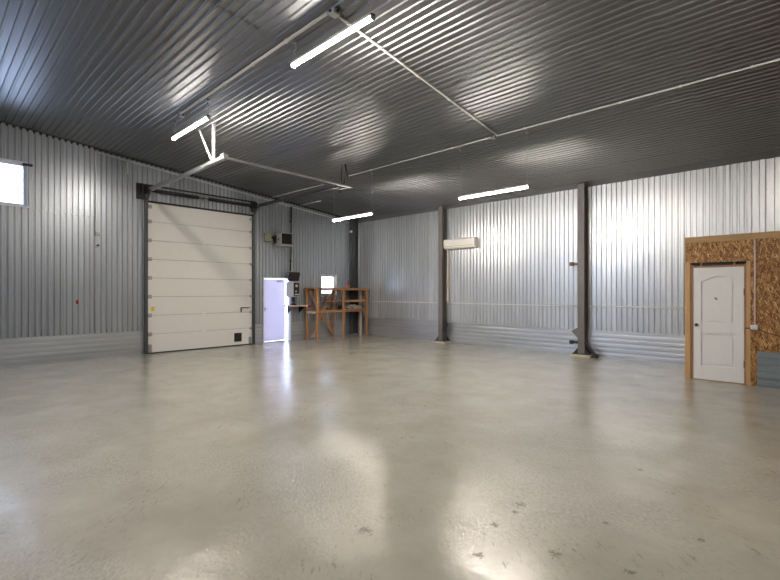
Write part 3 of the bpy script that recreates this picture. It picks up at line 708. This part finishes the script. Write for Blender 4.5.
# ------------------------------------------------------------------ timber rack
RYs = (9.02, 10.15, 11.25); FXr, BXr = -11.88, -12.46; TZ = 1.72
r = root('timber_rack', (-12.17, 10.1, 0), 'rough orange-brown timber rack with shelves and cross braces in the far corner', 'rack')
for i, y in enumerate(RYs):
    xb, yb = (BXr, y) if i < 2 else (-12.20, 11.25)
    MB().box(FXr-.025, FXr+.025, y-.04, y+.04, 0, TZ-.06, .004).build('post', RACKW, r)
    MB().box(xb-.025, xb+.025, yb-.04, yb+.04, 0, TZ-.06, .004).build('post', RACKW if i < 2 else PALEW, r)
for x, ye in ((FXr, RYs[2]+.04), (BXr, 10.93)): MB().box(x-.02, x+.02, RYs[0]-.08, ye, TZ-.06, TZ, .003).build('top_rail', RACKH, r)
MB().box(BXr-.04, FXr+.05, RYs[0]-.10, 10.93, TZ, TZ+.022, .003).box(-12.29, FXr+.05, 10.93, RYs[2]+.14, TZ, TZ+.022, .003).build('top_board', RACKH, r)
MB().box(FXr-.045, FXr-.025, RYs[0], RYs[2], .90, .97, .003).box(BXr+.025, BXr+.045, RYs[0], 10.93, .90, .97, .003).build('middle_rail', RACKH, r)
MB().box(BXr+.03, FXr-.03, RYs[0]-.03, RYs[0]-.01, .88, .95, .003).build('end_rail_lit', PALEW, r)  # paler wood puts the side door's light into the rail's colour
MB().box(-12.29, FXr+.02, RYs[1]+.045, RYs[2]-.045, .97, .995, .003).build('shelf_board', RACKH, r)
MB().box(-12.29, FXr+.02, RYs[1]+.045, RYs[2]-.045, 1.29, 1.32, .003).box(FXr-.025, FXr+.02, RYs[1]+.045, RYs[2]-.045, 1.25, 1.29).build('shelf_board', RACKH, r)
MB().box(BXr-.02, FXr-.25, RYs[1]-.55, RYs[1]-.045, 1.25, 1.28, .003).build('shelf_board', RACKH, r)
def brace(a, b, dx): MB().beam((BXr+.035+dx, a[0], a[1]), (BXr+.035+dx, b[0], b[1]), .022, .10, (0, 0, 1)).build('brace', RACKW, r)
yA, yB = RYs[0]+.05, RYs[1]-.02
brace((yA, TZ-.08), (yB, .08), .02); brace((yB, TZ-.08), (yA, .08), .045)
# things on the rack
bd = MB(); random.seed(3)
t = bmesh.new(); bmesh.ops.create_icosphere(t, subdivisions=3, radius=1)
for v in t.verts:
    n = 1+.25*math.sin(v.co.x*7+v.co.y*3)*math.cos(v.co.y*9+v.co.z*4)+random.uniform(-.08, .08)
    v.co = Vector((v.co.x*.17*n, v.co.y*.38*n, max(-.0, (v.co.z+.45)*.10*n)))
bmesh.ops.translate(t, verts=t.verts, vec=(-12.08, 10.74, .995)); bd._add(t)
o = bd.build('cloth_bundle', CLOTH); solo(o, (-12.08, 10.74, .995)); tag(o, 'grey crumpled bundle on the middle shelf of the timber rack', 'bundle')
o = MB().box(-12.28, -12.12, 10.21, 10.30, .995, 1.13, .01).build('dark_box', BLACK); solo(o, (-12.2, 10.25, .995)); tag(o, 'small dark box beside the grey bundle on the rack', 'box')
o = MB().lathe((-11.98, 9.9, TZ+.022), [(.035, 0), (.04, .01), (.04, .08), (.03, .10), (.018, .11), (.018, .13)]).build('small_bottle', PALEW); solo(o, (-11.98, 9.9, TZ+.022)); tag(o, 'small pale bottle on top of the timber rack below the glowing window', 'bottle')
r2 = root('orange_bottle', (-12.0, 10.45, TZ+.022), 'small orange bottle on top of the timber rack', 'bottle')
MB().lathe((-12.0, 10.45, TZ+.022), [(.045, 0), (.05, .01), (.05, .09), (.02, .13)]).build('bottle_body', ORANGE, r2)
MB().lathe((-12.0, 10.45, TZ+.152), [(.02, 0), (.02, .05)]).build('cap', RED, r2)
r3 = root('spray_bottle', (-12.15, 10.62, TZ+.022), 'thin reddish spray bottle standing behind the orange bottle on rack', 'bottle')
MB().lathe((-12.15, 10.62, TZ+.022), [(.035, 0), (.035, .14), (.012, .19), (.012, .24)]).build('bottle_body', plain('faded_red', (.35, .12, .1), .5), r3)
MB().box(-12.19, -12.10, 10.60, 10.64, TZ+.262, TZ+.30, .006).build('spray_head', RED, r3)

# ------------------------------------------------------------------ world, camera
w = bpy.data.worlds.new('World'); S.world = w; w.use_nodes = True; nt = w.node_tree
bg = nt.nodes['Background']; bg.inputs[0].default_value = (.58, .70, 1., 1); bg.inputs[1].default_value = 7.
cam = bpy.data.cameras.new('Camera'); co = bpy.data.objects.new('Camera', cam); COL.objects.link(co)
cam.sensor_width = 36; cam.lens = 447/780*36; cam.shift_y = 2/780; cam.clip_start = .05; cam.clip_end = 300
co.location = (0, 0, 1.6); co.rotation_euler = (PI/2, 0, math.atan2(425, 447)); S.camera = co
S.view_settings.view_transform = 'Standard'; S.view_settings.look = 'None'; S.view_settings.gamma = 1; S.view_settings.use_curve_mapping = False
S.view_settings.exposure = 0.68
for o in S.objects:
    if '_o' in o: del o['_o']
